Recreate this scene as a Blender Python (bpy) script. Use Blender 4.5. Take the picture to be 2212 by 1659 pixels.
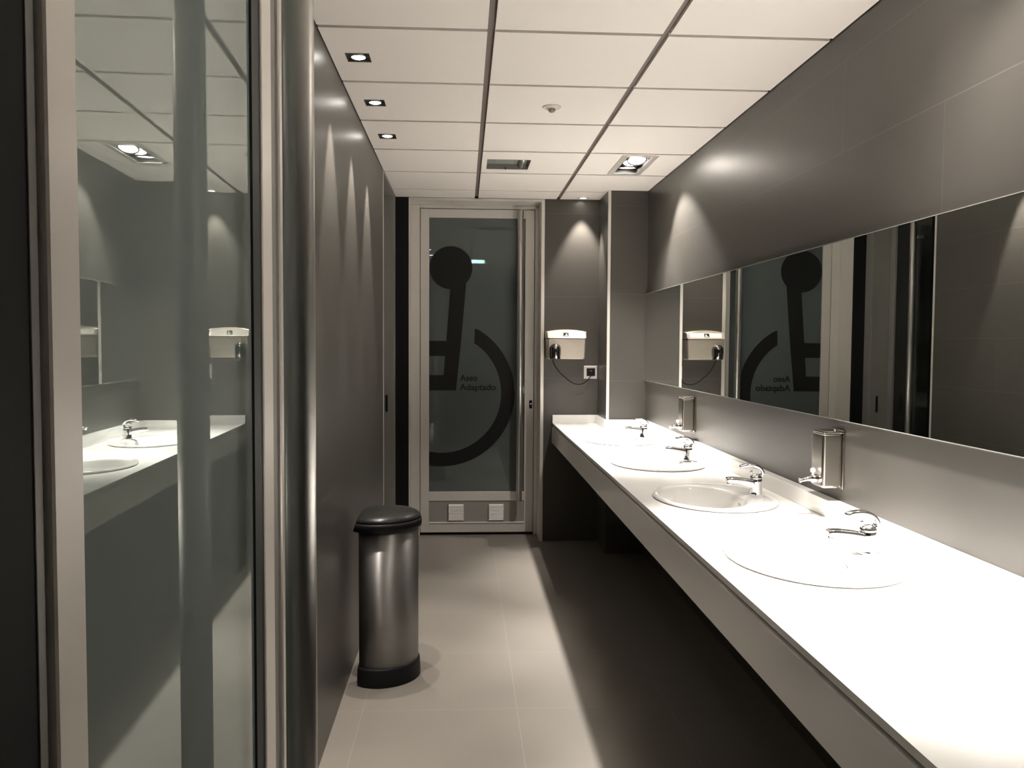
import bpy, bmesh, math, random
from mathutils import Vector, Matrix
for o in list(bpy.data.objects): bpy.data.objects.remove(o)
random.seed(4)
S = bpy.context.scene
COL = S.collection
PI = math.pi
# ------------------------------------------------------------------ camera
CAM_H = 1.4757
def make_camera():
    y, p, r = (math.radians(a) for a in (3.2981, 2.738, 0.3391))
    F = Vector((math.sin(y)*math.cos(p), math.cos(y)*math.cos(p), -math.sin(p)))
    Rt = Vector((math.cos(y), -math.sin(y), 0)); U = Rt.cross(F)
    R2 = Rt*math.cos(r) + U*math.sin(r); U2 = -Rt*math.sin(r) + U*math.cos(r)
    cd = bpy.data.cameras.new('camera'); co = bpy.data.objects.new('camera', cd); COL.objects.link(co)
    m = Matrix.Identity(4)
    for i in range(3):
        m[i][0] = R2[i]; m[i][1] = U2[i]; m[i][2] = -F[i]
    m[2][3] = CAM_H
    co.matrix_world = m
    cd.sensor_width = 36.0; cd.lens = 1823.3/2212*36.0
    cd.clip_start = 0.02; cd.clip_end = 60
    S.camera = co
make_camera()
# ------------------------------------------------------------------ world, exposure
W = bpy.data.worlds.new('world'); S.world = W; W.use_nodes = True
W.node_tree.nodes['Background'].inputs[0].default_value = (0.5, 0.55, 0.6, 1)
W.node_tree.nodes['Background'].inputs[1].default_value = 0.0
S.view_settings.view_transform = 'Standard'; S.view_settings.look = 'None'
S.view_settings.exposure = 0.26; S.view_settings.gamma = 1.0; S.view_settings.use_curve_mapping = False
S.cycles.max_bounces = 12; S.cycles.diffuse_bounces = 7; S.cycles.glossy_bounces = 7
S.cycles.transparent_max_bounces = 12; S.cycles.sample_clamp_indirect = 40.0
S.cycles.caustics_reflective = True; S.cycles.blur_glossy = 0.6; S.cycles.caustics_refractive = False
S.cycles.use_denoising = True
# lamp strengths (watts of the spot lamps, and glow of the visible bulbs)
P_BEAM = 400.0; P_SPILL = 48.0; P_LEFT = 90.0; P_ROUND = 75.0
WARM = (1.0, 0.92, 0.83); NEUTRAL = (1.0, 0.945, 0.875)
# ------------------------------------------------------------------ dimensions
XL, XR, ZC = -0.4986, 1.2776, 2.5372
YF = 6.2326; YB = -0.6; YLEAF = 6.45
XC, ZT = 0.6605, 0.8894
XCOL, YCOL = 1.0, 5.842
ZBS = 0.9495
T1, T2 = 0.0911, 0.6908
J0 = 2.9205
# ------------------------------------------------------------------ materials
MATS = {}
def nodes(m): return m.node_tree.nodes, m.node_tree.links
def mat(name, col, rough=0.5, metal=0.0, spec=0.5, coat=0.0, noise=0.0, nscale=8.0, bump=0.0, ior=1.5):
    m = bpy.data.materials.new(name); m.use_nodes = True
    N, L = nodes(m); b = N['Principled BSDF']
    b.inputs['Base Color'].default_value = (*col, 1); b.inputs['Roughness'].default_value = rough
    b.inputs['Metallic'].default_value = metal; b.inputs['IOR'].default_value = ior
    b.inputs['Specular IOR Level'].default_value = spec; b.inputs['Coat Weight'].default_value = coat
    if noise or bump:
        tc = N.new('ShaderNodeTexCoord'); n = N.new('ShaderNodeTexNoise')
        n.inputs['Scale'].default_value = nscale; n.inputs['Detail'].default_value = 6
        L.new(tc.outputs['Object'], n.inputs['Vector'])
        if noise:
            mx = N.new('ShaderNodeMix'); mx.data_type = 'RGBA'
            mx.inputs[6].default_value = (*[c*(1-noise) for c in col], 1)
            mx.inputs[7].default_value = (*[min(1, c*(1+noise)) for c in col], 1)
            L.new(n.outputs['Fac'], mx.inputs[0]); L.new(mx.outputs[2], b.inputs['Base Color'])
        if bump:
            bp = N.new('ShaderNodeBump'); bp.inputs['Strength'].default_value = bump; bp.inputs['Distance'].default_value = 0.001
            L.new(n.outputs['Fac'], bp.inputs['Height']); L.new(bp.outputs['Normal'], b.inputs['Normal'])
    MATS[name] = m
    return m
def mnode(N, L, op, a, b=None):
    n = N.new('ShaderNodeMath'); n.operation = op
    for i, v in enumerate((a, b)):
        if v is None: continue
        if isinstance(v, (int, float)): n.inputs[i].default_value = v
        else: L.new(v, n.inputs[i])
    return n.outputs[0]
def tile_mat(name, col, grout, axis, uw, u0, stagger, vh, v0, joint, rough, vaxis='Z', var=0.06, ior=1.5):
    """rectangular tiles along axis/vaxis with thin grout lines"""
    m = bpy.data.materials.new(name); m.use_nodes = True
    N, L = nodes(m); b = N['Principled BSDF']
    tc = N.new('ShaderNodeTexCoord'); sp = N.new('ShaderNodeSeparateXYZ'); L.new(tc.outputs['Object'], sp.inputs[0])
    u = sp.outputs[axis]; v = sp.outputs[vaxis]
    vv = mnode(N, L, 'DIVIDE', mnode(N, L, 'SUBTRACT', v, v0), vh)
    row = mnode(N, L, 'FLOOR', vv)
    uu = mnode(N, L, 'DIVIDE', mnode(N, L, 'SUBTRACT', u, u0), uw)
    off = mnode(N, L, 'MULTIPLY', mnode(N, L, 'MODULO', mnode(N, L, 'ADD', row, 100), 2), stagger)
    uu = mnode(N, L, 'ADD', uu, off)
    fu = mnode(N, L, 'FRACT', mnode(N, L, 'ADD', uu, 100)); fv = mnode(N, L, 'FRACT', mnode(N, L, 'ADD', vv, 100))
    du = mnode(N, L, 'MULTIPLY', mnode(N, L, 'MINIMUM', fu, mnode(N, L, 'SUBTRACT', 1.0, fu)), uw)
    dv = mnode(N, L, 'MULTIPLY', mnode(N, L, 'MINIMUM', fv, mnode(N, L, 'SUBTRACT', 1.0, fv)), vh)
    d = mnode(N, L, 'MINIMUM', du, dv)
    j = mnode(N, L, 'LESS_THAN', d, joint*0.5)
    cell = N.new('ShaderNodeCombineXYZ'); L.new(mnode(N, L, 'FLOOR', uu), cell.inputs[0]); L.new(row, cell.inputs[1])
    wn = N.new('ShaderNodeTexWhiteNoise'); L.new(cell.outputs[0], wn.inputs['Vector'])
    ns = N.new('ShaderNodeTexNoise'); ns.inputs['Scale'].default_value = 3.0; ns.inputs['Detail'].default_value = 8
    L.new(tc.outputs['Object'], ns.inputs['Vector'])
    f = mnode(N, L, 'ADD', mnode(N, L, 'MULTIPLY', wn.outputs['Value'], 0.5), mnode(N, L, 'MULTIPLY', ns.outputs['Fac'], 0.5))
    mx = N.new('ShaderNodeMix'); mx.data_type = 'RGBA'
    mx.inputs[6].default_value = (*[c*(1-var) for c in col], 1); mx.inputs[7].default_value = (*[c*(1+var) for c in col], 1)
    L.new(f, mx.inputs[0])
    m2 = N.new('ShaderNodeMix'); m2.data_type = 'RGBA'; L.new(mx.outputs[2], m2.inputs[6]); m2.inputs[7].default_value = (*grout, 1)
    L.new(j, m2.inputs[0]); L.new(m2.outputs[2], b.inputs['Base Color'])
    b.inputs['Roughness'].default_value = rough; b.inputs['IOR'].default_value = ior
    fine = N.new('ShaderNodeTexNoise'); fine.inputs['Scale'].default_value = 160; fine.inputs['Detail'].default_value = 3
    L.new(tc.outputs['Object'], fine.inputs['Vector'])
    rr = mnode(N, L, 'ADD', mnode(N, L, 'MULTIPLY', fine.outputs['Fac'], 0.10), rough-0.05); L.new(rr, b.inputs['Roughness'])
    bp = N.new('ShaderNodeBump'); bp.inputs['Strength'].default_value = 0.25; bp.inputs['Distance'].default_value = 0.0008
    hh = mnode(N, L, 'SUBTRACT', mnode(N, L, 'MULTIPLY', fine.outputs['Fac'], 0.25), j)
    L.new(hh, bp.inputs['Height']); L.new(bp.outputs['Normal'], b.inputs['Normal'])
    MATS[name] = m
    return m
def emis(name, col, s):
    m = bpy.data.materials.new(name); m.use_nodes = True
    N, L = nodes(m); N.remove(N['Principled BSDF']); e = N.new('ShaderNodeEmission')
    e.inputs[0].default_value = (*col, 1); e.inputs[1].default_value = s
    L.new(e.outputs[0], N['Material Output'].inputs[0]); MATS[name] = m
    return m
def glass_mat(name, tint, body, bodyfac, ior):
    """smoked, partly frosted door glass: tinted see-through, a little milky body, mirror-like surface"""
    m = bpy.data.materials.new(name); m.use_nodes = True
    N, L = nodes(m); N.remove(N['Principled BSDF'])
    t = N.new('ShaderNodeBsdfTransparent'); t.inputs[0].default_value = (*tint, 1)
    d = N.new('ShaderNodeBsdfDiffuse'); d.inputs[0].default_value = (*body, 1)
    g = N.new('ShaderNodeBsdfAnisotropic'); g.inputs['Roughness'].default_value = 0.0; g.inputs[0].default_value = (0.93, 1.0, 0.96, 1)
    fr = N.new('ShaderNodeFresnel'); fr.inputs[0].default_value = ior
    m1 = N.new('ShaderNodeMixShader'); m1.inputs[0].default_value = bodyfac
    L.new(t.outputs[0], m1.inputs[1]); L.new(d.outputs[0], m1.inputs[2])
    m2 = N.new('ShaderNodeMixShader'); L.new(fr.outputs[0], m2.inputs[0]); L.new(m1.outputs[0], m2.inputs[1]); L.new(g.outputs[0], m2.inputs[2])
    L.new(m2.outputs[0], N['Material Output'].inputs[0]); MATS[name] = m
    return m
WCOL = (0.067, 0.0615, 0.0545); WGR = (0.100, 0.094, 0.086)
tile_mat('tile_side', WCOL, WGR, 'Y', 1.212, 3.424, 0.5, 0.3029, 0.0082, 0.003, 0.36)
tile_mat('tile_end', WCOL, WGR, 'X', 1.2, 0.30, 0.0, 0.6058, 0.0082, 0.003, 0.36)
tile_mat('tile_floor', (0.176, 0.159, 0.139), (0.224, 0.207, 0.185), 'X', 0.62, 0.2205, 0.0, 0.6205, 3.345, 0.003, 0.42, vaxis='Y', var=0.04)
mat('ceiling_white', (0.87, 0.82, 0.775), 0.8, noise=0.01, nscale=60)
mat('ceiling_joint', (0.17, 0.14, 0.125), 0.6)
mat('counter_white', (0.84, 0.825, 0.80), 0.16, noise=0.01, nscale=90)
mat('ceramic', (0.86, 0.85, 0.83), 0.06, coat=0.4)
mat('chrome', (0.82, 0.82, 0.83), 0.06, 1.0)
mat('dark_chrome', (0.25, 0.25, 0.26), 0.10, 1.0)
mat('steel', (0.74, 0.66, 0.57), 0.30, 0.75, noise=0.05, nscale=30)
mat('dispenser_steel', (0.50, 0.47, 0.43), 0.20, 1.0, noise=0.04, nscale=30)
mat('bin_steel', (0.30, 0.29, 0.28), 0.44, 1.0, noise=0.04, nscale=40)
mat('aluminium', (0.68, 0.65, 0.61), 0.30, 0.25, noise=0.02, nscale=30)
mat('aluminium_dark', (0.26, 0.25, 0.235), 0.45, 0.2)
mat('aluminium_pale', (0.86, 0.80, 0.74), 0.32, 0.1)
mat('kick_grey', (0.30, 0.28, 0.26), 0.5)
mat('aluminium_bright', (0.78, 0.74, 0.69), 0.30, 0.4)
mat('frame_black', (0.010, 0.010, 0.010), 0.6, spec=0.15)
mat('frame_charcoal', (0.05, 0.05, 0.048), 0.4)
mat('satin_black', (0.02, 0.022, 0.022), 0.5)
mat('black_plastic', (0.008, 0.008, 0.008), 0.5, spec=0.2)
mat('lid_plastic', (0.016, 0.016, 0.015), 0.3, spec=0.25)
mat('gloss_black', (0.008, 0.009, 0.009), 0.08)
mat('white_plastic', (0.88, 0.85, 0.82), 0.35)
mat('sensor_white', (0.72, 0.67, 0.61), 0.5)
mat('sensor_lens', (0.30, 0.26, 0.22), 0.3)
mat('pearl_plate', (0.62, 0.60, 0.58), 0.3, 0.2)
mat('film_black', (0.012, 0.012, 0.012), 0.5, spec=0.2)
mat('label_white', (0.85, 0.83, 0.80), 0.35)
mat('mirror', (0.80, 0.825, 0.80), 0.0, 1.0)
mat('mirror_edge', (0.60, 0.62, 0.58), 0.25, 0.5)
mat('vent_metal', (0.30, 0.325, 0.30), 0.4, 0.2)
mat('duct_metal', (0.45, 0.44, 0.41), 0.3, 0.7)
mat('room_grey', (0.30, 0.31, 0.31), 0.7)
mat('lamp_can', (0.055, 0.048, 0.042), 0.5)
mat('lamp_reflector', (0.45, 0.43, 0.41), 0.3, 1.0)
mat('recess_black', (0.010, 0.009, 0.008), 0.6)
emis('bulb_bright', (1.0, 0.91, 0.80), 46.0)
emis('bulb_small', (1.0, 0.95, 0.87), 32.0)
emis('strip_cold', (0.85, 1.0, 1.0), 600.0)
glass_mat('door_glass', (0.12, 0.14, 0.137), (0.125, 0.145, 0.145), 0.72, 1.5)
glass_mat('door_glass_pale', (0.20, 0.23, 0.225), (0.30, 0.345, 0.33), 0.85, 2.8)
mat('handle_steel', (0.55, 0.54, 0.52), 0.36, 1.0)
def brushed(m, aniso, rot):
    N, L = nodes(m); b = N['Principled BSDF']; t = N.new('ShaderNodeTangent'); t.direction_type = 'RADIAL'; t.axis = 'Z'
    L.new(t.outputs[0], b.inputs['Tangent']); b.inputs['Anisotropic'].default_value = aniso; b.inputs['Anisotropic Rotation'].default_value = rot
brushed(MATS['bin_steel'], 0.9, 0.25)
# ------------------------------------------------------------------ mesh helpers
def box(bm, x0, x1, y0, y1, z0, z1, bev=0.0, seg=1):
    t = bmesh.new(); bmesh.ops.create_cube(t, size=1.0)
    for v in t.verts:
        v.co = Vector(((x0+x1)/2 + v.co.x*(x1-x0), (y0+y1)/2 + v.co.y*(y1-y0), (z0+z1)/2 + v.co.z*(z1-z0)))
    if bev: bmesh.ops.bevel(t, geom=t.edges[:], offset=bev, segments=seg, affect='EDGES', profile=0.5)
    join(bm, t); return bm
def join(bm, t):
    me = bpy.data.meshes.new('tmp'); t.to_mesh(me); t.free(); bm.from_mesh(me); bpy.data.meshes.remove(me)
def loft(bm, rings, cap0=True, cap1=True, closed=True, smooth=True):
    vs = [[bm.verts.new(p) for p in r] for r in rings]
    n = len(rings[0])
    for a, b in zip(vs[:-1], vs[1:]):
        for i in range(n if closed else n-1):
            f = bm.faces.new((a[i], a[(i+1) % n], b[(i+1) % n], b[i])); f.smooth = smooth
    if cap0: bm.faces.new(vs[0][::-1])
    if cap1: bm.faces.new(vs[-1])
    return bm
def lathe(bm, prof, c=(0, 0, 0), n=32, axis='Z', cap0=True, cap1=True):
    rings = []
    for r, h in prof:
        ring = []
        for i in range(n):
            a = 2*PI*i/n; x, y = r*math.cos(a), r*math.sin(a)
            p = {'Z': (x, y, h), 'Y': (x, h, -y), 'X': (h, x, y)}[axis]
            ring.append(Vector(c)+Vector(p))
        rings.append(ring)
    return loft(bm, rings, cap0, cap1)
def sweep(bm, pts, radii, n=14, up=(0, 1, 0), expo=2.0):
    """tube along pts; radii (a along side, b along normal) per point; side axis = up"""
    P = [Vector(p) for p in pts]; rings = []; up = Vector(up)
    for i, p in enumerate(P):
        t = (P[min(i+1, len(P)-1)]-P[max(i-1, 0)]).normalized()
        s = (up - t*up.dot(t)).normalized(); nn = t.cross(s)
        r = radii[i] if isinstance(radii, list) else radii
        a, b = r if isinstance(r, tuple) else (r, r)
        ring = []
        for k in range(n):
            th = 2*PI*k/n; c, q = math.cos(th), math.sin(th)
            c = math.copysign(abs(c)**(2/expo), c); q = math.copysign(abs(q)**(2/expo), q)
            ring.append(p + s*a*c + nn*b*q)
        rings.append(ring)
    return loft(bm, rings)
def catmull(pts, k=8, closed=False):
    P = [Vector(p) for p in pts]; out = []; n = len(P)
    rng = range(n) if closed else range(n-1)
    for i in rng:
        if closed: p0, p1, p2, p3 = P[i-1], P[i], P[(i+1) % n], P[(i+2) % n]
        else: p0, p1, p2, p3 = P[max(i-1, 0)], P[i], P[i+1], P[min(i+2, n-1)]
        for j in range(k):
            t = j/k
            out.append(0.5*((2*p1)+(p2-p0)*t+(2*p0-5*p1+4*p2-p3)*t*t+(-p0+3*p1-3*p2+p3)*t**3))
    if not closed: out.append(P[-1])
    return out
def poly(bm, outline, d0, d1, place):
    """prism: outline of 2-D points, placed by place(a, b, depth)"""
    a = [bm.verts.new(place(x, y, d0)) for x, y in outline]; b = [bm.verts.new(place(x, y, d1)) for x, y in outline]
    n = len(outline)
    for i in range(n): bm.faces.new((a[i], a[(i+1) % n], b[(i+1) % n], b[i]))
    f0 = bm.faces.new(a[::-1]); f1 = bm.faces.new(b)
    bmesh.ops.triangulate(bm, faces=[f0, f1]); return bm
def new(): return bmesh.new()
def obj(name, bm, m, parent=None, world=False):
    bmesh.ops.recalc_face_normals(bm, faces=bm.faces[:])
    if world and parent is not None:
        mi = parent.matrix_basis.inverted()
        bmesh.ops.transform(bm, matrix=mi, verts=bm.verts[:])
    me = bpy.data.meshes.new(name); bm.to_mesh(me); bm.free()
    me.materials.append(MATS[m]); o = bpy.data.objects.new(name, me); COL.objects.link(o)
    if parent is not None: o.parent = parent
    return o
def tag(o, label=None, cat=None, group=None, kind=None):
    if label: o['label'] = label
    if cat: o['category'] = cat
    if group: o['group'] = group
    if kind: o['kind'] = kind
    return o
def thing(name, loc, label, cat, group=None, rz=0.0, kind=None):
    o = bpy.data.objects.new(name, None); COL.objects.link(o); o.empty_display_size = 0.05
    o.location = loc; o.rotation_euler = (0, 0, rz)
    o.matrix_basis = Matrix.Translation(loc) @ Matrix.Rotation(rz, 4, 'Z')
    return tag(o, label, cat, group, kind)
def struct(name, bm, m, label, cat):
    return tag(obj(name, bm, m), label, cat, kind='structure')
def copy_tree(o, parent=None):
    c = o.copy(); COL.objects.link(c)
    if parent is not None: c.parent = parent
    for ch in list(o.children): copy_tree(ch, c)
    return c
def spot(name, parent, loc, aim, power, angle, blend, radius, col):
    ld = bpy.data.lights.new(name, 'SPOT'); ld.energy = power; ld.spot_size = math.radians(angle); ld.spot_blend = blend
    ld.shadow_soft_size = radius; ld.color = col
    lo = bpy.data.objects.new(name, ld); COL.objects.link(lo); lo.parent = parent
    lo.location = loc; lo.rotation_euler = Vector(aim).to_track_quat('-Z', 'Y').to_euler()
    return lo
# ================================================================== SHELL
bm = new(); box(bm, -0.9, XR+0.1, YB, 8.8, -0.1, 0.0)
struct('floor', bm, 'tile_floor', 'warm grey large square floor tiles with thin pale joints', 'floor')
bm = new(); box(bm, XL-0.1, XL, YB, 5.30, 0, ZC+0.05)
struct('wall_left', bm, 'tile_side', 'dark grey tiled wall on the left behind the steel bin', 'wall')
bm = new(); box(bm, XR, XR+0.1, YB, YF+0.1, 0, ZC+0.05)
struct('wall_right', bm, 'tile_side', 'dark grey tiled wall on the right carrying the long mirror', 'wall')
bm = new(); box(bm, 0.593, XR, YF, YF+0.1, 0, ZC+0.05)
struct('wall_far', bm, 'tile_end', 'dark tiled end wall strip carrying the hand dryer', 'wall')
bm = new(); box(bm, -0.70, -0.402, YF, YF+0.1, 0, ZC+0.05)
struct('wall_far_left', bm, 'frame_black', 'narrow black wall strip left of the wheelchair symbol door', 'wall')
bm = new(); box(bm, XL-0.1, XR+0.1, YB-0.1, YB, 0, ZC+0.05)
struct('wall_back', bm, 'tile_end', 'dark tiled wall behind the viewpoint', 'wall')
bm = new(); box(bm, XCOL, XR, YCOL, YF, 0, ZC+0.02)
struct('wall_pillar', bm, 'tile_end', 'dark tiled square pillar in the far right corner beside the mirror', 'pillar')
# ceiling: white panels, gaps over a recessed dark grid, holes where the fixtures sit
JW = 0.024
holes = []
LX0, LX1 = -0.4385, -0.3505
LEFT_Y = [1.430, 2.030, 2.628, 3.228, 3.822, 4.428]
for y in LEFT_Y: holes.append((LX0, LX1, y-0.0475, y+0.0475))
TRIP = [(0.9945, 5.016), (0.9945, 2.030)]
for x, y in TRIP: holes.append((x-0.104, x+0.104, y-0.262, y+0.262))
VENT = (0.134, 0.388, 4.925, 5.194); holes.append(VENT)
bm = new()
xs = [XL, T1, T2, XR]; ys = [YB]+[J0+0.6*k for k in range(-5, 6)]+[YF]
def rect_holes(x0, x1, y0, y1):
    """split a panel into rectangles around its holes (holes do not overlap)"""
    hs = [h for h in holes if h[0] > x0 and h[1] < x1 and h[2] > y0 and h[3] < y1]
    if not hs: return [(x0, x1, y0, y1)]
    h = hs[0]
    return [(x0, h[0], y0, y1), (h[1], x1, y0, y1), (h[0], h[1], y0, h[2]), (h[0], h[1], h[3], y1)]
for i in range(3):
    x0 = xs[i]+(JW/2+0.001 if i else 0.004); x1 = xs[i+1]-(JW/2+0.001 if i < 2 else 0.004)
    for j in range(len(ys)-1):
        y0 = ys[j]+(JW/2 if j else 0); y1 = ys[j+1]-(JW/2 if j < len(ys)-2 else 0.003)
        if y1-y0 < 0.02: continue
        for r in rect_holes(x0, x1, y0, y1): box(bm, r[0], r[1], r[2], r[3], ZC, ZC+0.014)
struct('ceiling', bm, 'ceiling_white', 'white square ceiling panels separated by dark shadow gaps', 'ceiling')
bm = new()
grid = [(XL, XR, ys[j]-0.03, ys[j]+0.03) for j in range(1, len(ys)-1)]
for r in grid: box(bm, r[0], r[1], r[2], r[3], ZC+0.0145, ZC+0.02)
for x in (T1, T2): box(bm, x-0.03, x+0.03, YB, YF, ZC+0.0142, ZC+0.0197)
box(bm, XL, XL+0.02, YB, YF, ZC+0.0148, ZC+0.021); box(bm, XR-0.02, XR, YB, YF, ZC+0.0148, ZC+0.021)
box(bm, XL-0.1, XR+0.1, YB, YF+0.1, ZC+0.16, ZC+0.18)
struct('trim_1', bm, 'ceiling_joint', 'dark recessed grid showing in the gaps between ceiling panels', 'ceiling grid')
bm = new(); box(bm, 0.569, 0.5935, YF-0.006, YF+0.02, 0, ZC-0.002, 0.0015)
struct('trim_2', bm, 'aluminium_bright', 'pale metal strip between the far door frame and the dryer wall', 'metal trim')
bm = new(); box(bm, XCOL-0.003, XCOL+0.0165, YCOL-0.003, YCOL+0.012, ZBS, ZC-0.001, 0.001)
struct('trim_3', bm, 'aluminium_bright', 'pale metal edging on the corner of the dark pillar', 'metal trim')
bm = new(); box(bm, XL-0.004, XL+0.003, 5.283, 5.303, 0, ZC-0.001, 0.001)
struct('trim_4', bm, 'aluminium_bright', 'thin metal edging where the left tiled wall ends', 'metal trim')
bm = new(); box(bm, -0.70, XL, 5.30, YF, ZC-0.012, ZC+0.03)
struct('trim_5', bm, 'aluminium_dark', 'dark soffit over the recessed door at the far left', 'soffit')
# the dim room seen through the far door's glass
bm = new()
box(bm, -0.9, 1.4, 8.6, 8.7, 0, 2.6); box(bm, -0.9, -0.8, 6.60, 8.6, 0, 2.6); box(bm, 1.3, 1.4, 6.60, 8.6, 0, 2.6)
box(bm, -0.9, 1.4, 6.60, 8.7, 2.6, 2.7); box(bm, -0.9, -0.44, 6.55, 6.6, 0, 2.6); box(bm, 0.60, 1.4, 6.55, 6.6, 0, 2.6)
box(bm, -0.46, 0.62, 6.52, 6.6, 2.54, 2.62)
struct('wall_beyond', bm, 'room_grey', 'dim grey room seen faintly through the wheelchair symbol door', 'wall')
# ================================================================== DOORS
def tube_handle(parent, x, y, z0, z1, r, dirx, diry, reach, m='handle_steel', name='handle'):
    """vertical tubular pull handle standing off the leaf by reach towards (dirx, diry)"""
    bm = new(); lathe(bm, [(r*0.9, z0), (r, z0+0.004), (r, z1-0.004), (r*0.9, z1)], (x, y, 0), 40)
    h = obj(name, bm, m, parent, False)
    for z in (z0+0.25, z1-0.25):
        bm = new(); sweep(bm, [(x, y, z), (x-dirx*reach, y-diry*reach, z)], 0.011, 14, (0, 0, 1))
        obj('handle_post', bm, m, h)
    return h
# --- door_1: near door, swung open beside the left wall
TH = 0.0218
hx, hy = -0.337-math.sin(TH)*(-0.511), 1.2+math.cos(TH)*(-0.511)
d1 = thing('door_1', (hx, hy, 0), 'open glass door in a pale metal frame filling the left foreground', 'door', None, TH, 'structure')
ZD = 2.489
bm = new(); box(bm, -0.045, 0, 0, 0.056, 0.0225, ZD, 0.002)
obj('hinge_stile', bm, 'aluminium_pale', d1)
bm = new(); box(bm, -0.045, 0, 0.787, 0.865, 0.0225, ZD, 0.002)
obj('lock_stile', bm, 'aluminium_pale', d1)
bm = new(); box(bm, -0.045, -0.006, 0.8655, 0.934, 0.0225, ZD, 0.001)
tag(obj('door_lip', bm, 'aluminium_dark', d1), 'darker rebated lip on the door edge')
bm = new(); box(bm, -0.045, 0.001, 0.9345, 0.962, 0.0225, ZD, 0.003)
tag(obj('edge_strip', bm, 'aluminium_bright', d1), 'bright metal strip on the door edge')
bm = new(); box(bm, -0.043, -0.001, 0.056, 0.787, 2.424, ZD, 0.001)
obj('top_rail', bm, 'aluminium', d1)
bm = new(); box(bm, -0.043, -0.001, 0.056, 0.787, 0.0225, 0.337, 0.001)
obj('bottom_rail', bm, 'aluminium', d1)
bm = new(); box(bm, -0.030, -0.004, 0.730, 0.787, 0.337, 2.424)
obj('dark_strip', bm, 'satin_black', d1)  # plain dark strip between the pane and the lock stile
bm = new(); box(bm, -0.020, -0.008, 0.056, 0.730, 0.337, 2.424)
obj('glass_pane', bm, 'door_glass_pale', d1)
tube_handle(d1, 0.0763, 0.694, 0.278, 2.477, 0.0250, 1, 0, 0.078)
bm = new(); box(bm, -0.62, -0.334, 0.20, 0.6865, 0, ZC-0.01, 0.001)
fr = obj('door_frame', bm, 'frame_black', d1, True)
bm = new(); box(bm, -0.40, -0.3326, 0.6725, 0.6850, 0, ZC-0.012, 0.0004)
tag(obj('seal_strip', bm, 'aluminium_dark', fr), 'thin grey metal strip in the black frame')
fr.children[0].parent = fr
# the strip mesh above was built in world coordinates: shift it like its parent
fr.children[0].data.transform(d1.matrix_basis.inverted())
# --- door_2: far door with the wheelchair symbol
d2 = thing('door_2', (0.105, YLEAF, 0), 'closed far glass door with a large black wheelchair symbol', 'door', None, 0, 'structure')
YT = YLEAF+0.045
def wp(name, bm, m, par, label=None):
    bmesh.ops.translate(bm, vec=-Vector(d2.location), verts=bm.verts[:])
    o = obj(name, bm, m, par)
    if label: o['label'] = label
    return o
bm = new(); box(bm, -0.398, -0.332, YLEAF-0.004, YT, 0, 2.517, 0.002); box(bm, 0.5415, 0.569, YLEAF-0.004, YT, 0, 2.517, 0.002)
box(bm, -0.332, 0.5415, YLEAF-0.004, YT, 2.4935, 2.517, 0.001)
box(bm, -0.402, -0.398, YF-0.002, YT, 0, ZC-0.004); box(bm, 0.569, 0.573, YF+0.021, YT, 0, ZC-0.004)
box(bm, -0.398, 0.569, YF-0.001, YT, 2.517, ZC-0.003)
wp('door_frame', bm, 'aluminium', d2)
bm = new(); box(bm, -0.352, -0.310, YT+0.001, YT+0.012, 0, 2.517); box(bm, 0.520, 0.560, YT+0.001, YT+0.012, 0, 2.517); box(bm, -0.310, 0.520, YT+0.001, YT+0.012, 2.47, 2.517); box(bm, -0.310, 0.520, YT+0.001, YT+0.012, 0, 0.04)
wp('leak_blocker', bm, 'satin_black', d2)  # unseen strips added behind the leaf to block light leaking through gaps
bm = new(); box(bm, -0.328, -0.2613, YLEAF, YT, 0.0225, ZD, 0.0015); box(bm, 0.4682, 0.5374, YLEAF, YT, 0.0225, ZD, 0.0015)
box(bm, -0.2613, 0.4682, YLEAF+0.001, YT, 2.4243, ZD, 0.001); box(bm, -0.2613, 0.4682, YLEAF+0.001, YT, 0.266, 0.3374, 0.002)
box(bm, -0.2613, 0.4682, YLEAF+0.001, YT, 0.0225, 0.0945, 0.001)
leaf = wp('leaf_frame', bm, 'aluminium', d2)
bm = new()
for r in ((-0.2613, 0.4682, 0.0945, 0.119), (-0.2613, 0.4682, 0.237, 0.266), (-0.2613, -0.106, 0.119, 0.237), (0.002, 0.204, 0.119, 0.237), (0.308, 0.4682, 0.119, 0.237)):
    box(bm, r[0], r[1], YLEAF+0.006, YT-0.004, r[2], r[3])
wp('kick_panel', bm, 'kick_grey', d2, 'darker grey panel at the foot of the door')
bm = new(); box(bm, -0.262, 0.469, YLEAF-0.006, YLEAF+0.006, 0.0955, 0.1015, 0.0015)
wp('drip_strip', bm, 'white_plastic', d2, 'thin white strip across the bottom of the door')
for x0, x1 in ((-0.1107, 0.0065), (0.199, 0.3131)):
    bm = new(); box(bm, x0, x1, YLEAF-0.001, YLEAF+0.0015, 0.115, 0.241)
    n = 11
    for k in range(n):
        z = 0.118+k*0.0111
        b2 = new(); box(b2, x0+0.004, x1-0.004, YLEAF-0.008, YLEAF-0.001, z, z+0.0072)
        for v in b2.verts:
            if v.co.z > z+0.004: v.co.y += 0.0055
        join(bm, b2)
    for e in (x0, x1-0.004): box(bm, e, e+0.004, YLEAF-0.008, YLEAF, 0.115, 0.241)
    wp('vent_grille', bm, 'white_plastic', d2, 'small white louvred vent')
bm = new(); box(bm, -0.2613, 0.4682, YLEAF+0.012, YLEAF+0.022, 0.3374, 2.4243)
pane = wp('glass_pane', bm, 'door_glass', d2)
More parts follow.
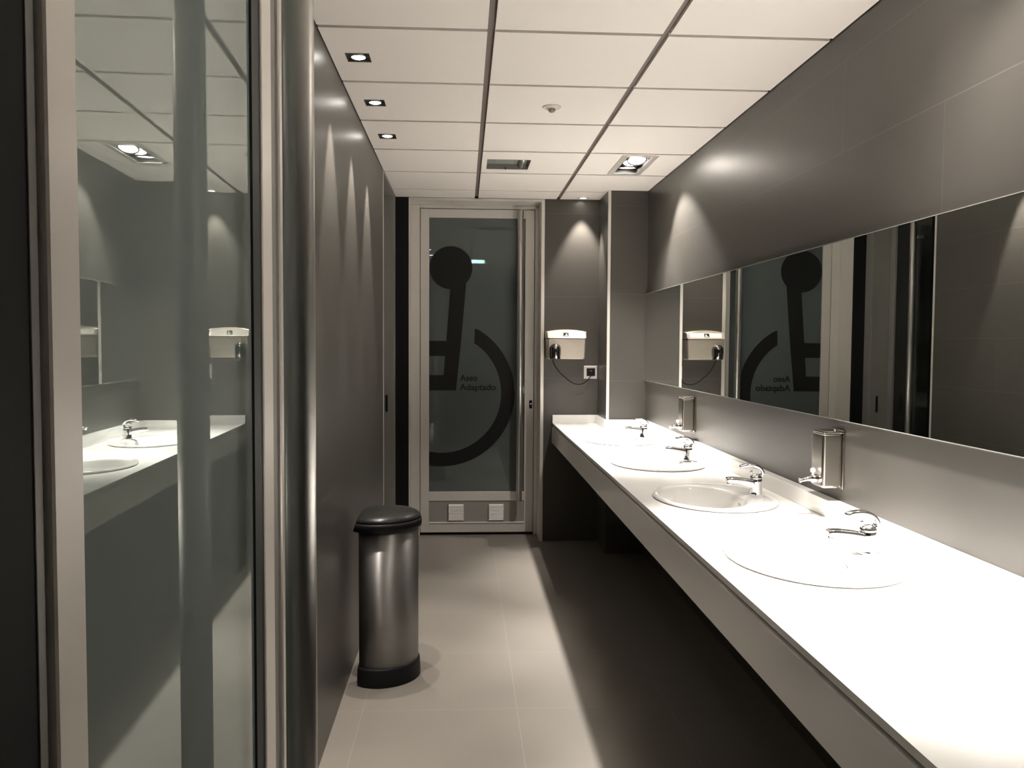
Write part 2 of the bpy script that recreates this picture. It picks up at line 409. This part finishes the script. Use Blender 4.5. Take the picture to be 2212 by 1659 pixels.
# black wheelchair symbol film on the glass
GX0 = -0.2605
sym = new()
pl = lambda a, b, d: Vector((a, d, b))
yA, yB = YLEAF+0.0095, YLEAF+0.0118
head = []
for k in range(64):
    a = 2*PI*k/64; head.append((max(GX0, -0.0976+0.163*math.cos(a)), 2.0489+0.163*math.sin(a)))
poly(sym, head, yA, yB, pl)
for q in ([(-0.0977, 1.93), (-0.1519, 1.2328), (-0.1600, 1.1152), (-0.0561, 1.1158), (-0.0189, 1.4848), (0.0190, 1.93)],
          [(GX0, 1.3785), (-0.1400, 1.3785), (-0.1300, 1.4937), (GX0, 1.4928)], [(GX0, 1.1152), (-0.1590, 1.1152), (-0.1510, 1.2328), (GX0, 1.2310)]):
    poly(sym, q, yA+0.0003, yB+0.0001, pl)
arc = []
cx, cz, R1, R2 = -0.1685, 1.0942, 0.5613, 0.4580
a0 = math.radians(62.5); x_end = GX0
def a_end(R): return -math.acos(max(-1, min(1, (x_end-cx)/R)))
n = 48
outer = [(cx+R1*math.cos(a0+(a_end(R1)-a0)*k/n), cz+R1*math.sin(a0+(a_end(R1)-a0)*k/n)) for k in range(n+1)]
a1 = math.radians(56.0)
inner = [(cx+R2*math.cos(a1+(a_end(R2)-a1)*k/n), cz+R2*math.sin(a1+(a_end(R2)-a1)*k/n)) for k in range(n+1)]
inner[0] = (0.0815, 1.4758); outer[0] = (0.0858, 1.5905)
va = [[sym.verts.new(pl(*p, d)) for p in outer] for d in (yA, yB)]; vb = [[sym.verts.new(pl(*p, d)) for p in inner] for d in (yA, yB)]
for k in range(n):
    for d in (0, 1): sym.faces.new((va[d][k], va[d][k+1], vb[d][k+1], vb[d][k]))
    sym.faces.new((va[0][k], va[0][k+1], va[1][k+1], va[1][k])); sym.faces.new((vb[0][k], vb[0][k+1], vb[1][k+1], vb[1][k]))
wp('wheelchair_symbol', sym, 'film_black', pane, 'black wheelchair user symbol')
def text_mesh(body, size, bold=0.0):
    cu = bpy.data.curves.new('lettering', 'FONT'); cu.body = body; cu.size = size; cu.extrude = 0.0004; cu.offset = bold
    to = bpy.data.objects.new('lettering', cu); COL.objects.link(to)
    dg = bpy.context.evaluated_depsgraph_get(); me = bpy.data.meshes.new_from_object(to.evaluated_get(dg))
    bpy.data.objects.remove(to); bpy.data.curves.remove(cu)
    b = new(); b.from_mesh(me); bpy.data.meshes.remove(me)
    return b
letters = new()
for body, x, z, w, hcap in (('Aseo', -0.0264, 1.1905, 0.134, 0.046), ('Adaptado', -0.0283, 1.1190, 0.276, 0.046)):
    b = text_mesh(body, hcap/0.70, 0.0013)
    mn = min(v.co.x for v in b.verts); mxx = max(v.co.x for v in b.verts)
    for v in b.verts: v.co = Vector((x+(v.co.x-mn)/(mxx-mn)*w, yA+0.0008+v.co.z, z+v.co.y))
    join(letters, b)
wp('lettering', letters, 'film_black', pane, 'black lettering reading Aseo Adaptado')
tube_handle(d2, 0.4255-0.105, -0.076, 0.278, 2.477, 0.0235, 0, -1, 0.077)
bm = new(); box(bm, 0.506, 0.526, YLEAF-0.012, YLEAF+0.002, 0.980, 1.041, 0.002)
lk = wp('lock', bm, 'black_plastic', d2, 'small black lock')
bm = new(); lathe(bm, [(0.004, YLEAF-0.015), (0.004, YLEAF-0.011)], (0.516, 0, 1.015), 12, 'Y')
wp('keyhole', bm, 'chrome', lk)
# --- door_3: recessed black glass door at the far left
d3 = thing('door_3', (-0.63, 5.72, 0), 'recessed black glass door in grey frame at the far end of the left wall', 'door', None, 0, 'structure')
def wp3(name, bm, m, par=None, label=None):
    bmesh.ops.translate(bm, vec=-Vector(d3.location), verts=bm.verts[:])
    o = obj(name, bm, m, par or d3)
    if label: o['label'] = label
    return o
bm = new(); box(bm, -0.70, XL+0.0005, 6.12, YF-0.001, 0, ZC-0.013, 0.002)
wp3('far_jamb', bm, 'aluminium_dark')
bm = new(); box(bm, -0.70, -0.60, 5.302, 5.37, 0, ZC-0.013, 0.002)
wp3('near_jamb', bm, 'aluminium')
bm = new(); box(bm, -0.67, -0.63, 5.372, 5.44, 0.02, 2.50, 0.002); box(bm, -0.67, -0.63, 6.05, 6.118, 0.02, 2.50, 0.002)
box(bm, -0.67, -0.631, 5.44, 6.05, 2.43, 2.50); box(bm, -0.67, -0.631, 5.44, 6.05, 0.02, 0.33)
wp3('leaf_frame', bm, 'aluminium_dark')
bm = new(); box(bm, -0.66, -0.645, 5.44, 6.05, 0.33, 2.43)
wp3('glass_pane', bm, 'gloss_black')
tube_handle(d3, 0.062, 5.69-5.72, 0.278, 2.477, 0.022, 1, 0, 0.07)
bm = new(); box(bm, -0.560, -0.545, 6.113, 6.122, 0.98, 1.10, 0.001)
wp3('strike_plate', bm, 'black_plastic')
# ================================================================== COUNTER
SINKS = [5.085, 4.095, 3.150, 2.243]; SX = 0.957
RX, RY = 0.229, 0.288
NEAR_Y = 0.80
vc = thing('vanity_counter', (0.97, 3.4, 0.74), 'long white wall hung vanity counter with four basins', 'counter')
def wpc(name, bm, m, label=None):
    o = obj(name, bm, m, vc, True)
    if label: o['label'] = label
    return o
def counter_outline():
    return [(XC, NEAR_Y), (XR-0.001, NEAR_Y), (XR-0.001, YCOL-0.001), (XCOL-0.001, YCOL-0.001), (XCOL-0.001, YF-0.001), (XC, YF-0.001)]
bm = new()
def loop_edges(pts, z):
    vs = [bm.verts.new((x, y, z)) for x, y in pts]
    return [bm.edges.new((vs[i], vs[(i+1) % len(vs)])) for i in range(len(vs))], vs
loops = [counter_outline()]
for sy in SINKS:
    loops.append([(SX+(RX-0.012)*math.cos(2*PI*k/72), sy+(RY-0.012)*math.sin(2*PI*k/72)) for k in range(72)])
tops = []; bots = []
e_all = []
for lp in loops:
    e, vs = loop_edges(lp, ZT); e_all += e; tops.append(vs)
bmesh.ops.triangle_fill(bm, use_beauty=True, use_dissolve=False, edges=e_all)
e_all = []
for lp in loops:
    e, vs = loop_edges(lp, ZT-0.0155); e_all += e; bots.append(vs)
bmesh.ops.triangle_fill(bm, use_beauty=True, use_dissolve=False, edges=e_all)
for a, b in zip(tops, bots):
    for i in range(len(a)): bm.faces.new((a[i], a[(i+1) % len(a)], b[(i+1) % len(a)], b[i]))
wpc('countertop', bm, 'counter_white')
bm = new(); box(bm, XC-0.003, XC+0.016, NEAR_Y, YF-0.001, 0.7425, 0.8640, 0.0008)
wpc('front_panel', bm, 'counter_white')
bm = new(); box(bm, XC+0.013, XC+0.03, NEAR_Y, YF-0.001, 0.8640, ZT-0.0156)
wpc('shadow_gap', bm, 'satin_black')
for r in ((XC, XCOL-0.021, YF-0.021, YF-0.001), (XCOL-0.021, XCOL-0.001, YCOL-0.021, YF-0.001), (XCOL-0.001, XR-0.041, YCOL-0.021, YCOL-0.001),
          (XR-0.041, XR-0.0005, 2.776, YCOL-0.001), (XR-0.007, XR-0.0005, 1.868, 2.776), (XR-0.041, XR-0.0005, NEAR_Y, 1.868)):
    bm = new(); box(bm, r[0], r[1], r[2], r[3], ZT+0.0002, ZBS, 0.0012)
    wpc('backsplash', bm, 'counter_white')
# ------------------------------------------------------------------ washbasins
def basin_root(y, label):
    return thing('washbasin', (SX, y, ZT), label, 'washbasin', 'washbasins set in the vanity counter')
def ell(cx, rx, ry, z, n=72):
    return [Vector((cx+rx*math.cos(2*PI*k/n), ry*math.sin(2*PI*k/n), z)) for k in range(n)]
wb = basin_root(SINKS[0], 'white oval washbasin below the pillar, farthest from the viewer')
bm = new()
IX = -0.048
rings = [ell(0, RX-0.009, RY-0.009, 0.0003), ell(0, RX-0.002, RY-0.002, 0.0028), ell(0, RX+0.001, RY+0.001, 0.0050), ell(0, RX+0.001, RY+0.001, 0.0085), ell(0, RX-0.002, RY-0.002, 0.0110), ell(0, RX-0.008, RY-0.008, 0.0130), ell(-0.002, RX-0.018, RY-0.018, 0.0135),
         ell(IX*0.9, 0.172, 0.240, 0.0105), ell(IX, 0.160, 0.229, 0.006), ell(IX, 0.155, 0.224, -0.002), ell(IX, 0.150, 0.217, -0.025), ell(IX, 0.138, 0.200, -0.070),
         ell(IX, 0.115, 0.165, -0.110), ell(IX, 0.080, 0.110, -0.135), ell(IX, 0.040, 0.050, -0.147), ell(IX, 0.022, 0.022, -0.149)]
loft(bm, rings, False, True)
bowl = obj('bowl', bm, 'ceramic', wb)
bm = new(); lathe(bm, [(0.024, -0.149), (0.024, -0.1465), (0.019, -0.1455), (0.018, -0.148)], (IX, 0, 0), 28)
obj('drain', bm, 'chrome', wb)
bm = new(); lathe(bm, [(0.010, 0.0), (0.011, 0.003), (0.007, 0.004)], (0, 0, 0), 20, 'X')
bmesh.ops.rotate(bm, matrix=Matrix.Rotation(PI, 3, 'Z'), verts=bm.verts[:]); bmesh.ops.translate(bm, vec=(IX+0.1485, 0, -0.028), verts=bm.verts[:])
obj('overflow', bm, 'chrome', wb)
for y, lb in zip(SINKS[1:], ('white oval washbasin below the far soap dispenser', 'white oval washbasin between the two soap dispensers, its grey bowl visible', 'white oval washbasin nearest the viewer on the vanity counter')):
    c = copy_tree(wb); c.location = (SX, y, ZT); c['label'] = lb
# ------------------------------------------------------------------ faucets
FZ = ZT+0.0125
FA = [(1.1100, 5.128), (1.1150, 4.118), (1.1210, 3.156), (1.1177, 2.250)]
fa = thing('faucet', (FA[0][0], FA[0][1], FZ), 'small chrome lever faucet by the pillar, farthest from the viewer', 'faucet', 'chrome faucets on the washbasins')
bm = new(); lathe(bm, [(0.0250, 0), (0.0252, 0.002), (0.0246, 0.006), (0.0240, 0.012), (0.0232, 0.03), (0.0230, 0.052), (0.0225, 0.060), (0.021, 0.063)], n=36)
obj('body', bm, 'chrome', fa)
bm = new()
pts = catmull([(0.004, 0, 0.036), (-0.018, 0, 0.043), (-0.048, 0, 0.050), (-0.082, 0, 0.0555), (-0.104, 0, 0.0575), (-0.1155, 0, 0.0570)], 6)
rad = []
for i in range(len(pts)):
    t = i/(len(pts)-1); rad.append((0.0185-0.003*t if t < 0.95 else 0.011, 0.0185*(1-t)+0.0095*t if t < 0.95 else 0.006))
sweep(bm, pts, rad, 28, (0, 1, 0), 4.5)
sp = obj('spout', bm, 'chrome', fa)
bm = new(); lathe(bm, [(0.0100, 0.040), (0.0110, 0.042), (0.0110, 0.052)], (-0.102, 0, 0), 20)
obj('aerator', bm, 'chrome', sp)
bm = new(); lathe(bm, [(0.0215, 0.0632), (0.0235, 0.0645), (0.0230, 0.069), (0.018, 0.076), (0.009, 0.080), (0.002, 0.081)], n=32)
cap = obj('lever_cap', bm, 'chrome', fa)
bm = new()
pts = catmull([(0.012, 0, 0.070), (0.0225, 0, 0.078), (0.0215, 0, 0.093), (0.006, 0, 0.108), (-0.018, 0, 0.1145), (-0.045, 0, 0.1125), (-0.064, 0, 0.1055)], 6)
rad = [(0.0135 - 0.0045*abs(i/(len(pts)-1)-0.45) if i < len(pts)-1 else 0.006, 0.0066 if 0 < i < len(pts)-1 else 0.003) for i in range(len(pts))]
sweep(bm, pts, rad, 24, (0, 1, 0), 4.0)
obj('lever', bm, 'chrome', cap)
bm = new(); lathe(bm, [(0.0018, 0.055), (0.0018, 0.080), (0.0045, 0.086), (0.0050, 0.090), (0.0030, 0.094)], (-0.0185, 0, 0), 14)
obj('lift_rod', bm, 'chrome', fa)
for (x, y), lb in zip(FA[1:], ('chrome lever faucet just below the far soap dispenser', 'chrome lever faucet over the washbasin with its grey bowl visible', 'chrome lever faucet beside the gap in the white backsplash, nearest the viewer')):
    c = copy_tree(fa); c.location = (x, y, FZ); c['label'] = lb
# ------------------------------------------------------------------ soap dispensers
sd = thing('soap_dispenser', (XR, 2.800, 0.992), 'steel soap dispenser between the two nearest faucets', 'soap dispenser', 'steel soap dispensers under the mirror')
bm = new(); box(bm, -0.006, -0.0005, -0.053, 0.053, 0.0, 0.199, 0.0015)
obj('back_plate', bm, 'dispenser_steel', sd)
bm = new(); box(bm, -0.073, -0.0062, -0.048, 0.048, 0.003, 0.186, 0.009, 3)
tank = obj('tank', bm, 'dispenser_steel', sd)
bm = new(); box(bm, -0.070, -0.0062, -0.046, 0.046, 0.1865, 0.196, 0.003, 2)
lid = obj('lid', bm, 'dispenser_steel', sd)
bm = new(); lathe(bm, [(0.005, 0.1962), (0.005, 0.199), (0.003, 0.2005)], (-0.02, -0.02, 0), 14)
obj('keyhole_cap', bm, 'chrome', lid)
bm = new(); sweep(bm, [(-0.0735, 0, 0.030), (-0.090, 0, 0.030), (-0.0905, 0, 0.030), (-0.108, 0, 0.028), (-0.125, 0, 0.024), (-0.132, 0, 0.023)], [0.014, 0.014, 0.0085, 0.0075, 0.0065, 0.009], 20, (0, 1, 0))
val = obj('valve', bm, 'chrome', sd)
bm = new(); lathe(bm, [(0.003, 0.038), (0.003, 0.050), (0.0075, 0.052), (0.0085, 0.056), (0.0080, 0.063), (0.004, 0.066)], (-0.086, 0, 0), 18)
obj('push_button', bm, 'white_plastic', val)
c = copy_tree(sd); c.location = (XR, 4.622, 0.992); c['label'] = 'steel soap dispenser nearest the pillar, below the far end of the mirror'
# ------------------------------------------------------------------ mirror
mr = thing('wall_mirror', (XR, 3.36, 1.2244), 'long frameless wall mirror running above the vanity counter', 'mirror')
bm = new(); box(bm, 1.2640, XR-0.0005, 0.85, YCOL-0.001, 1.2244, 1.8275)
obj('backing', bm, 'frame_charcoal', mr, True)
bm = new(); v = [bm.verts.new(p) for p in ((1.2630, 0.853, 1.2270), (1.2630, YCOL-0.004, 1.2270), (1.2630, YCOL-0.004, 1.8250), (1.2630, 0.853, 1.8250))]
bm.faces.new(v); box(bm, 1.2631, 1.26395, 0.853, YCOL-0.004, 1.2270, 1.8250)
obj('mirror_glass', bm, 'mirror', mr, True)
bm = new()
for z0, z1 in ((1.2243, 1.2262), (1.8258, 1.8277)): box(bm, 1.2622, 1.2641, 0.85, YCOL-0.001, z0, z1)
box(bm, 1.2622, 1.2641, 0.85, 0.853, 1.2244, 1.8275)
obj('polished_edge', bm, 'mirror_edge', mr, True)
# ------------------------------------------------------------------ hand dryer, socket
hd = thing('hand_dryer', (0.75, YF, 1.365), 'brushed steel hand dryer with black nozzle on the far wall', 'hand dryer')
def rrect(x0, x1, z0, z1, r, y, n=6):
    out = []
    for cx, cz, a0 in ((x1-r, z1-r, 0), (x0+r, z1-r, PI/2), (x0+r, z0+r, PI), (x1-r, z0+r, 1.5*PI)):
        for k in range(n+1):
            a = a0+PI/2*k/n; out.append(Vector((cx+r*math.cos(a), y, cz+r*math.sin(a))))
    return out
def taper(ring, zlo, zhi, k):
    for p in ring:
        t = (zhi-p.z)/(zhi-zlo); p.x = 0.751+(p.x-0.751)*(1-k*t)
    return ring
bm = new()
loft(bm, [taper(rrect(0.603, 0.897, 1.362, 1.514, 0.010, y, 6), 1.362, 1.514, 0.05) for y in (YF-0.0005, YF-0.03)] +
     [taper(rrect(0.603+d, 0.897-d, 1.362+d*0.5, 1.514-d*0.2, 0.012, y, 6), 1.362, 1.514, 0.05) for d, y in ((0.002, YF-0.09), (0.006, YF-0.112), (0.016, YF-0.122))])
obj('housing', bm, 'steel', hd, True)
def cover_ring(d, y):
    x0, x1 = 0.601+d, 0.899-d; pts = []
    for k in range(13):
        t = k/12; x = x1+(x0-x1)*t; z = 1.5655-d*0.6+0.0165*(1-(2*t-1)**2); pts.append(Vector((x, y, z)))
    return pts+[Vector((x0, y, 1.519+d*0.3)), Vector((x0+0.01, y, 1.5148+d*0.2)), Vector((x1-0.01, y, 1.5148+d*0.2)), Vector((x1, y, 1.519+d*0.3))]
bm = new(); rr = [cover_ring(0, YF-0.0005), cover_ring(0, YF-0.07), cover_ring(0.004, YF-0.112), cover_ring(0.010, YF-0.128)]
for k_, r_ in enumerate(rr):
    for p in r_:
        if k_ >= 2: p.y += (0.012 if k_ == 2 else 0.026)*max(0, (p.z-1.519)/0.05)
loft(bm, rr, smooth=False)
cov = obj('top_cover', bm, 'steel', hd, True)
def on_slope(z, off): return YF-0.128+0.026*(z-1.519)/0.05-off
def slope_plate(name, x0, x1, z0, z1, m, off, th, par):
    b = new(); poly(b, [(x0, z0), (x1, z0), (x1, z1), (x0, z1)], 0, 1, lambda a, c, d: Vector((a, on_slope(c, off+th*d), c)))
    o = obj(name, b, m, par, False); o.data.transform(hd.matrix_basis.inverted()); return o
lab = slope_plate('label_panel', 0.632, 0.868, 1.526, 1.560, 'label_white', -0.001, 0.0022, cov)
slope_plate('pictogram', 0.724, 0.762, 1.530, 1.557, 'film_black', 0.0013, 0.0006, cov)
b = new(); sl_ = lambda a, c, d: Vector((a, on_slope(c, 0.002+0.0006*d), c))
poly(b, [(0.727, 1.5325), (0.757, 1.5325), (0.759, 1.5365), (0.752, 1.5390), (0.742, 1.5395), (0.735, 1.5375)], 0, 1, sl_)
poly(b, [(0.740, 1.5440), (0.745, 1.5500), (0.752, 1.5505), (0.756, 1.5455), (0.751, 1.5420), (0.744, 1.5420)], 0, 1, sl_)
hg = obj('hand_mark', b, 'label_white', cov); hg.data.transform(hd.matrix_basis.inverted())
bm = new()
rings = []
NX, NZ = 0.664, 1.437
for k in range(9):
    a = PI/2*k/8*0.98
    rings.append([Vector((NX+0.043*math.cos(a)*math.cos(t), YF-0.122+(-0.058*math.cos(a)*max(math.sin(t), -0.25)), NZ+0.043*math.sin(a))) for t in [2*PI*i/28 for i in range(28)]])
rings = rings[::-1]
for z, s in ((1.415, 1.0), (1.39, 0.96), (1.368, 0.90), (1.3655, 0.82), (1.372, 0.76)):
    rings.append([Vector((NX+0.043*s*math.cos(t), YF-0.122+(-0.058*s*max(math.sin(t), -0.25)), z)) for t in [2*PI*i/28 for i in range(28)]])
loft(bm, rings)
obj('nozzle', bm, 'dark_chrome', hd, True)
bm = new()
cord = catmull([(0.655, YF-0.05, 1.363), (0.656, YF-0.052, 1.350), (0.672, YF-0.055, 1.315), (0.705, YF-0.06, 1.268), (0.760, YF-0.062, 1.218), (0.805, YF-0.062, 1.188), (0.850, YF-0.060, 1.178), (0.893, YF-0.055, 1.192), (0.930, YF-0.045, 1.228), (0.946, YF-0.034, 1.262)], 8)
sweep(bm, cord, 0.0035, 10, (0, 0.9, 0.3))
cd = obj('power_cord', bm, 'black_plastic', hd, True)
bm = new(); lathe(bm, [(0.020, YF-0.011), (0.020, YF-0.022), (0.015, YF-0.030), (0.010, YF-0.044), (0.006, YF-0.046)], (0.945, 0, 1.266), 20, 'Y')
pg = obj('plug', bm, 'black_plastic', cd); pg.data.transform(hd.matrix_basis.inverted())
ws = thing('wall_socket', (0.942, YF, 1.218), 'square wall socket with pale plate beside the pillar', 'socket')
bm = new(); box(bm, 0.8926, 0.9918, YF-0.008, YF-0.0005, 1.2180, 1.3150, 0.003, 2)
obj('plate', bm, 'pearl_plate', ws, True)
bm = new(); box(bm, 0.9133, 0.9768, YF-0.0105, YF-0.0081, 1.2390, 1.2970, 0.001)
obj('insert', bm, 'black_plastic', ws, True)
# ------------------------------------------------------------------ bin
tb = thing('trash_bin', (-0.325, 3.715, 0), 'tall steel trash bin with black lid and base by the left wall', 'bin')
base_ctrl = [(-0.455, 3.625), (-0.445, 3.590), (-0.405, 3.568), (-0.345, 3.562), (-0.275, 3.588), (-0.220, 3.640), (-0.190, 3.710), (-0.197, 3.785), (-0.237, 3.845), (-0.310, 3.875), (-0.400, 3.868), (-0.445, 3.845), (-0.455, 3.805)]
outline = [Vector((p[0], p[1], 0)) for p in catmull([(x, y, 0) for x, y in base_ctrl], 7, True)]
CB = Vector((-0.327, 3.716, 0))
def bring(s, z, dx=0.0, dxl=0.0):
    out = []
    for p in outline:
        q = CB+(p-CB)*s; x = q.x+dx
        if dxl and q.x < CB.x: x -= dxl*min(1, (CB.x-q.x)/0.11)
        out.append(Vector((x, q.y, z)))
    return out
bm = new(); loft(bm, [bring(0.99, 0.0), bring(1.0, 0.006), bring(1.0, 0.030), bring(0.985, 0.070), bring(0.965, 0.080), bring(0.93, 0.082)])
obj('base', bm, 'black_plastic', tb, True)
bm = new(); loft(bm, [bring(0.935, 0.0825), bring(0.935, 0.30), bring(0.94, 0.668)], True, True)
obj('body', bm, 'bin_steel', tb, True)
bm = new(); loft(bm, [bring(1.0, 0.6685, 0, 0.004), bring(1.035, 0.672, 0, 0.010), bring(1.045, 0.695, 0, 0.002), bring(1.03, 0.706), bring(0.98, 0.7065)])
obj('lid_rim', bm, 'black_plastic', tb, True)
bm = new(); loft(bm, [bring(1.015, 0.707), bring(1.0, 0.716), bring(0.975, 0.722), bring(0.90, 0.730), bring(0.75, 0.739), bring(0.5, 0.746), bring(0.2, 0.749)])
obj('lid', bm, 'lid_plastic', tb, True)
# ================================================================== CEILING FIXTURES
# small square downlights along the left wall
LC = (LX0+LX1)/2
LAB = {3.228: 'small square recessed downlight nearest the viewer along the left wall', 3.822: 'small square recessed downlight, middle of the three along the left wall', 4.428: 'small square recessed downlight farthest along the left wall'}
dl = thing('recessed_downlight', (LC, 3.228, ZC), LAB[3.228], 'downlight', 'square downlights along the left wall')
bm = new()
h = 0.0475; w = 0.044
for r in ((-w, -w+0.003, -h, h), (w-0.003, w, -h, h), (-w, w, -h, -h+0.003), (-w, w, h-0.003, h)): box(bm, r[0], r[1], r[2], r[3], -0.0015, 0.012)
box(bm, -w, w, -h, h, 0.010, 0.014)
obj('can', bm, 'lamp_can', dl)
bm = new(); lathe(bm, [(0.030, 0.0098), (0.0285, 0.004), (0.0265, -0.001), (0.0255, 0.001), (0.024, 0.006)], n=28)
rf = obj('lamp_reflector', bm, 'lamp_reflector', dl)
bm = new(); lathe(bm, [(0.0252, 0.000), (0.018, -0.003), (0.001, -0.0045)], n=28)
obj('bulb', bm, 'bulb_small', dl)
spot('downlight_lamp', dl, (0, 0, -0.009), (0, 0, -1), P_LEFT, 48, 0.45, 0.012, WARM)
for y in LEFT_Y:
    if y == 3.228: continue
    c = copy_tree(dl); c.location = (LC, y, ZC)
    c['label'] = LAB.get(y, 'small square recessed downlight above the open door, outside the picture')
# triple gimbal spotlights over the counter
def triple(x, y, label, tilts, bx=-0.05):
    t = thing('triple_spotlight', (x, y, ZC), label, 'ceiling spotlight', 'triple spotlights over the counter')
    bm = new(); w, h = 0.1035, 0.2615
    for r in ((-w, -w+0.035, -h, h), (w-0.035, w, -h, h), (-w+0.035, w-0.035, -h, -h+0.042), (-w+0.035, w-0.035, h-0.042, h)):
        box(bm, r[0], r[1], r[2], r[3], -0.004, -0.0008, 0.0006)
    obj('frame', bm, 'aluminium', t)
    bm = new(); w, h = 0.0683, 0.2193
    for r in ((-w, -w+0.003, -h, h), (w-0.003, w, -h, h), (-w, w, -h, -h+0.003), (-w, w, h-0.003, h)): box(bm, r[0], r[1], r[2], r[3], -0.0006, 0.13)
    box(bm, -w, w, -h, h, 0.13, 0.134)
    obj('recess_box', bm, 'recess_black', t)
    for ly, tilt, dz, pb, ps, ax, sb, sa in tilts:
        a = math.radians(tilt)
        rot = Matrix.Rotation(-a, 4, 'X')      # face looks down, tipped towards -Y for positive tilt
        def put(b): bmesh.ops.transform(b, matrix=Matrix.Translation((0, ly, dz)) @ rot, verts=b.verts[:]); return b
        bm = new(); lathe(bm, [(0.0505, 0.0), (0.056, 0.0), (0.057, 0.006), (0.054, 0.016), (0.040, 0.045), (0.020, 0.055), (0.019, 0.05), (0.036, 0.03), (0.0495, 0.006)], n=40, cap0=False, cap1=False)
        ring = obj('lamp_head', put(bm), 'lamp_reflector', t)
        bm = new(); lathe(bm, [(0.050, 0.006), (0.035, 0.003), (0.001, 0.0015)], n=40)
        obj('bulb', put(bm), 'bulb_bright', ring)
        d = rot.to_3x3() @ Vector((0, 0, -1))
        spot('spotlight_beam', t, Vector((0, ly, dz))+d*0.004, (d+Vector((bx, 0, 0))).normalized(), pb, 41, 0.9, 0.04, NEUTRAL)
        d2_ = (d+Vector((ax, 0, 0))).normalized()
        spot('spotlight_spill', t, Vector((0, ly, dz))+d*0.004, d2_, ps, sa, sb, 0.03, NEUTRAL)
    return t
triple(TRIP[0][0], TRIP[0][1], 'triple recessed ceiling spotlight in a grey frame above the far washbasins',
       [(-0.145, 20, -0.004, P_BEAM, P_SPILL*0.35, -0.15, 0.7, 84), (0.0, 13, 0.012, P_BEAM*0.5, P_SPILL*2.9, 0.22, 0.4, 90), (0.148, -5, 0.012, P_BEAM, P_SPILL*1.9, -0.05, 0.6, 84)])
triple(TRIP[1][0], TRIP[1][1], 'triple recessed ceiling spotlight above the nearest washbasin, outside the picture',
       [(-0.145, 8, 0.004, P_BEAM, P_SPILL*1.3, 0.12, 1.0, 108), (0.0, -6, 0.012, P_BEAM*0.7, P_SPILL*0.8, 0.05, 1.0, 104), (0.148, -12, 0.0, P_BEAM, P_SPILL*0.35, -0.2, 1.0, 96)], 0.0)
# round downlight over the dryer
rd = thing('round_downlight', (0.864, 6.150, ZC), 'small round ceiling downlight above the hand dryer', 'downlight')
bm = new(); lathe(bm, [(0.024, -0.001), (0.026, -0.006), (0.038, -0.005), (0.0405, -0.0005)], n=36, cap0=False, cap1=False)
obj('ring', bm, 'aluminium_bright', rd)
bm = new(); lathe(bm, [(0.025, -0.0015), (0.015, -0.004), (0.001, -0.005)], n=28)
obj('bulb', bm, 'bulb_small', rd)
spot('downlight_lamp', rd, (0, 0, -0.009), (0, 0.0, -1), P_ROUND, 60, 0.55, 0.016, WARM)
# vent
vx0, vx1, vy0, vy1 = VENT
vt = thing('ceiling_vent', ((vx0+vx1)/2, (vy0+vy1)/2, ZC), 'grey rectangular ceiling vent in a white panel', 'vent')
bm = new()
for r in ((vx0, vx0+0.004, vy0, vy1), (vx1-0.004, vx1, vy0, vy1), (vx0+0.004, vx1-0.004, vy0, vy0+0.004), (vx0+0.004, vx1-0.004, vy1-0.004, vy1)): box(bm, r[0], r[1], r[2], r[3], ZC-0.001, ZC+0.035)
obj('frame', bm, 'aluminium_dark', vt, True)
bm = new(); box(bm, vx0+0.004, vx1-0.004, vy0+0.004, vy1-0.004, ZC+0.030, ZC+0.036)
box(bm, vx0+0.045, vx1-0.085, vy0+0.05, vy1-0.045, ZC+0.022, ZC+0.030, 0.004)
obj('back_plate', bm, 'vent_metal', vt, True)
bm = new(); lathe(bm, [(0.016, vy0+0.006), (0.016, vy1-0.006)], (vx1-0.045, 0, ZC+0.020), 24, 'Y')
obj('duct', bm, 'duct_metal', vt, True)
bm = new(); lathe(bm, [(0.004, ZC-0.003), (0.004, ZC+0.01)], ((vx0+vx1)/2-0.01, vy1-0.006, 0), 12)
obj('screw', bm, 'frame_charcoal', vt, True)
# motion sensor
ms = thing('motion_sensor', (0.392, 3.825, ZC), 'small round white motion sensor on the ceiling', 'sensor')
bm = new(); lathe(bm, [(0.0425, -0.0005), (0.0425, -0.003), (0.039, -0.006), (0.030, -0.0065), (0.0285, -0.004), (0.0265, -0.004), (0.0255, -0.0085), (0.020, -0.0095)], n=40)
obj('ring', bm, 'sensor_white', ms)
bm = new(); lathe(bm, [(0.0175, -0.0097), (0.0165, -0.016), (0.012, -0.022), (0.006, -0.025), (0.001, -0.0255)], n=32)
obj('lens', bm, 'sensor_lens', ms)
# small light strip in the room behind the far door
sl = thing('strip_light', (0.150, 8.6, 2.28), 'short white light strip glowing behind the wheelchair symbol door', 'light')
bm = new(); box(bm, 0.05, 0.225, 8.575, 8.5995, 2.275, 2.325, 0.002)
obj('fitting', bm, 'white_plastic', sl, True)
bm = new(); box(bm, 0.075, 0.205, 8.572, 8.5748, 2.283, 2.317)
obj('tube', bm, 'strip_cold', sl, True)
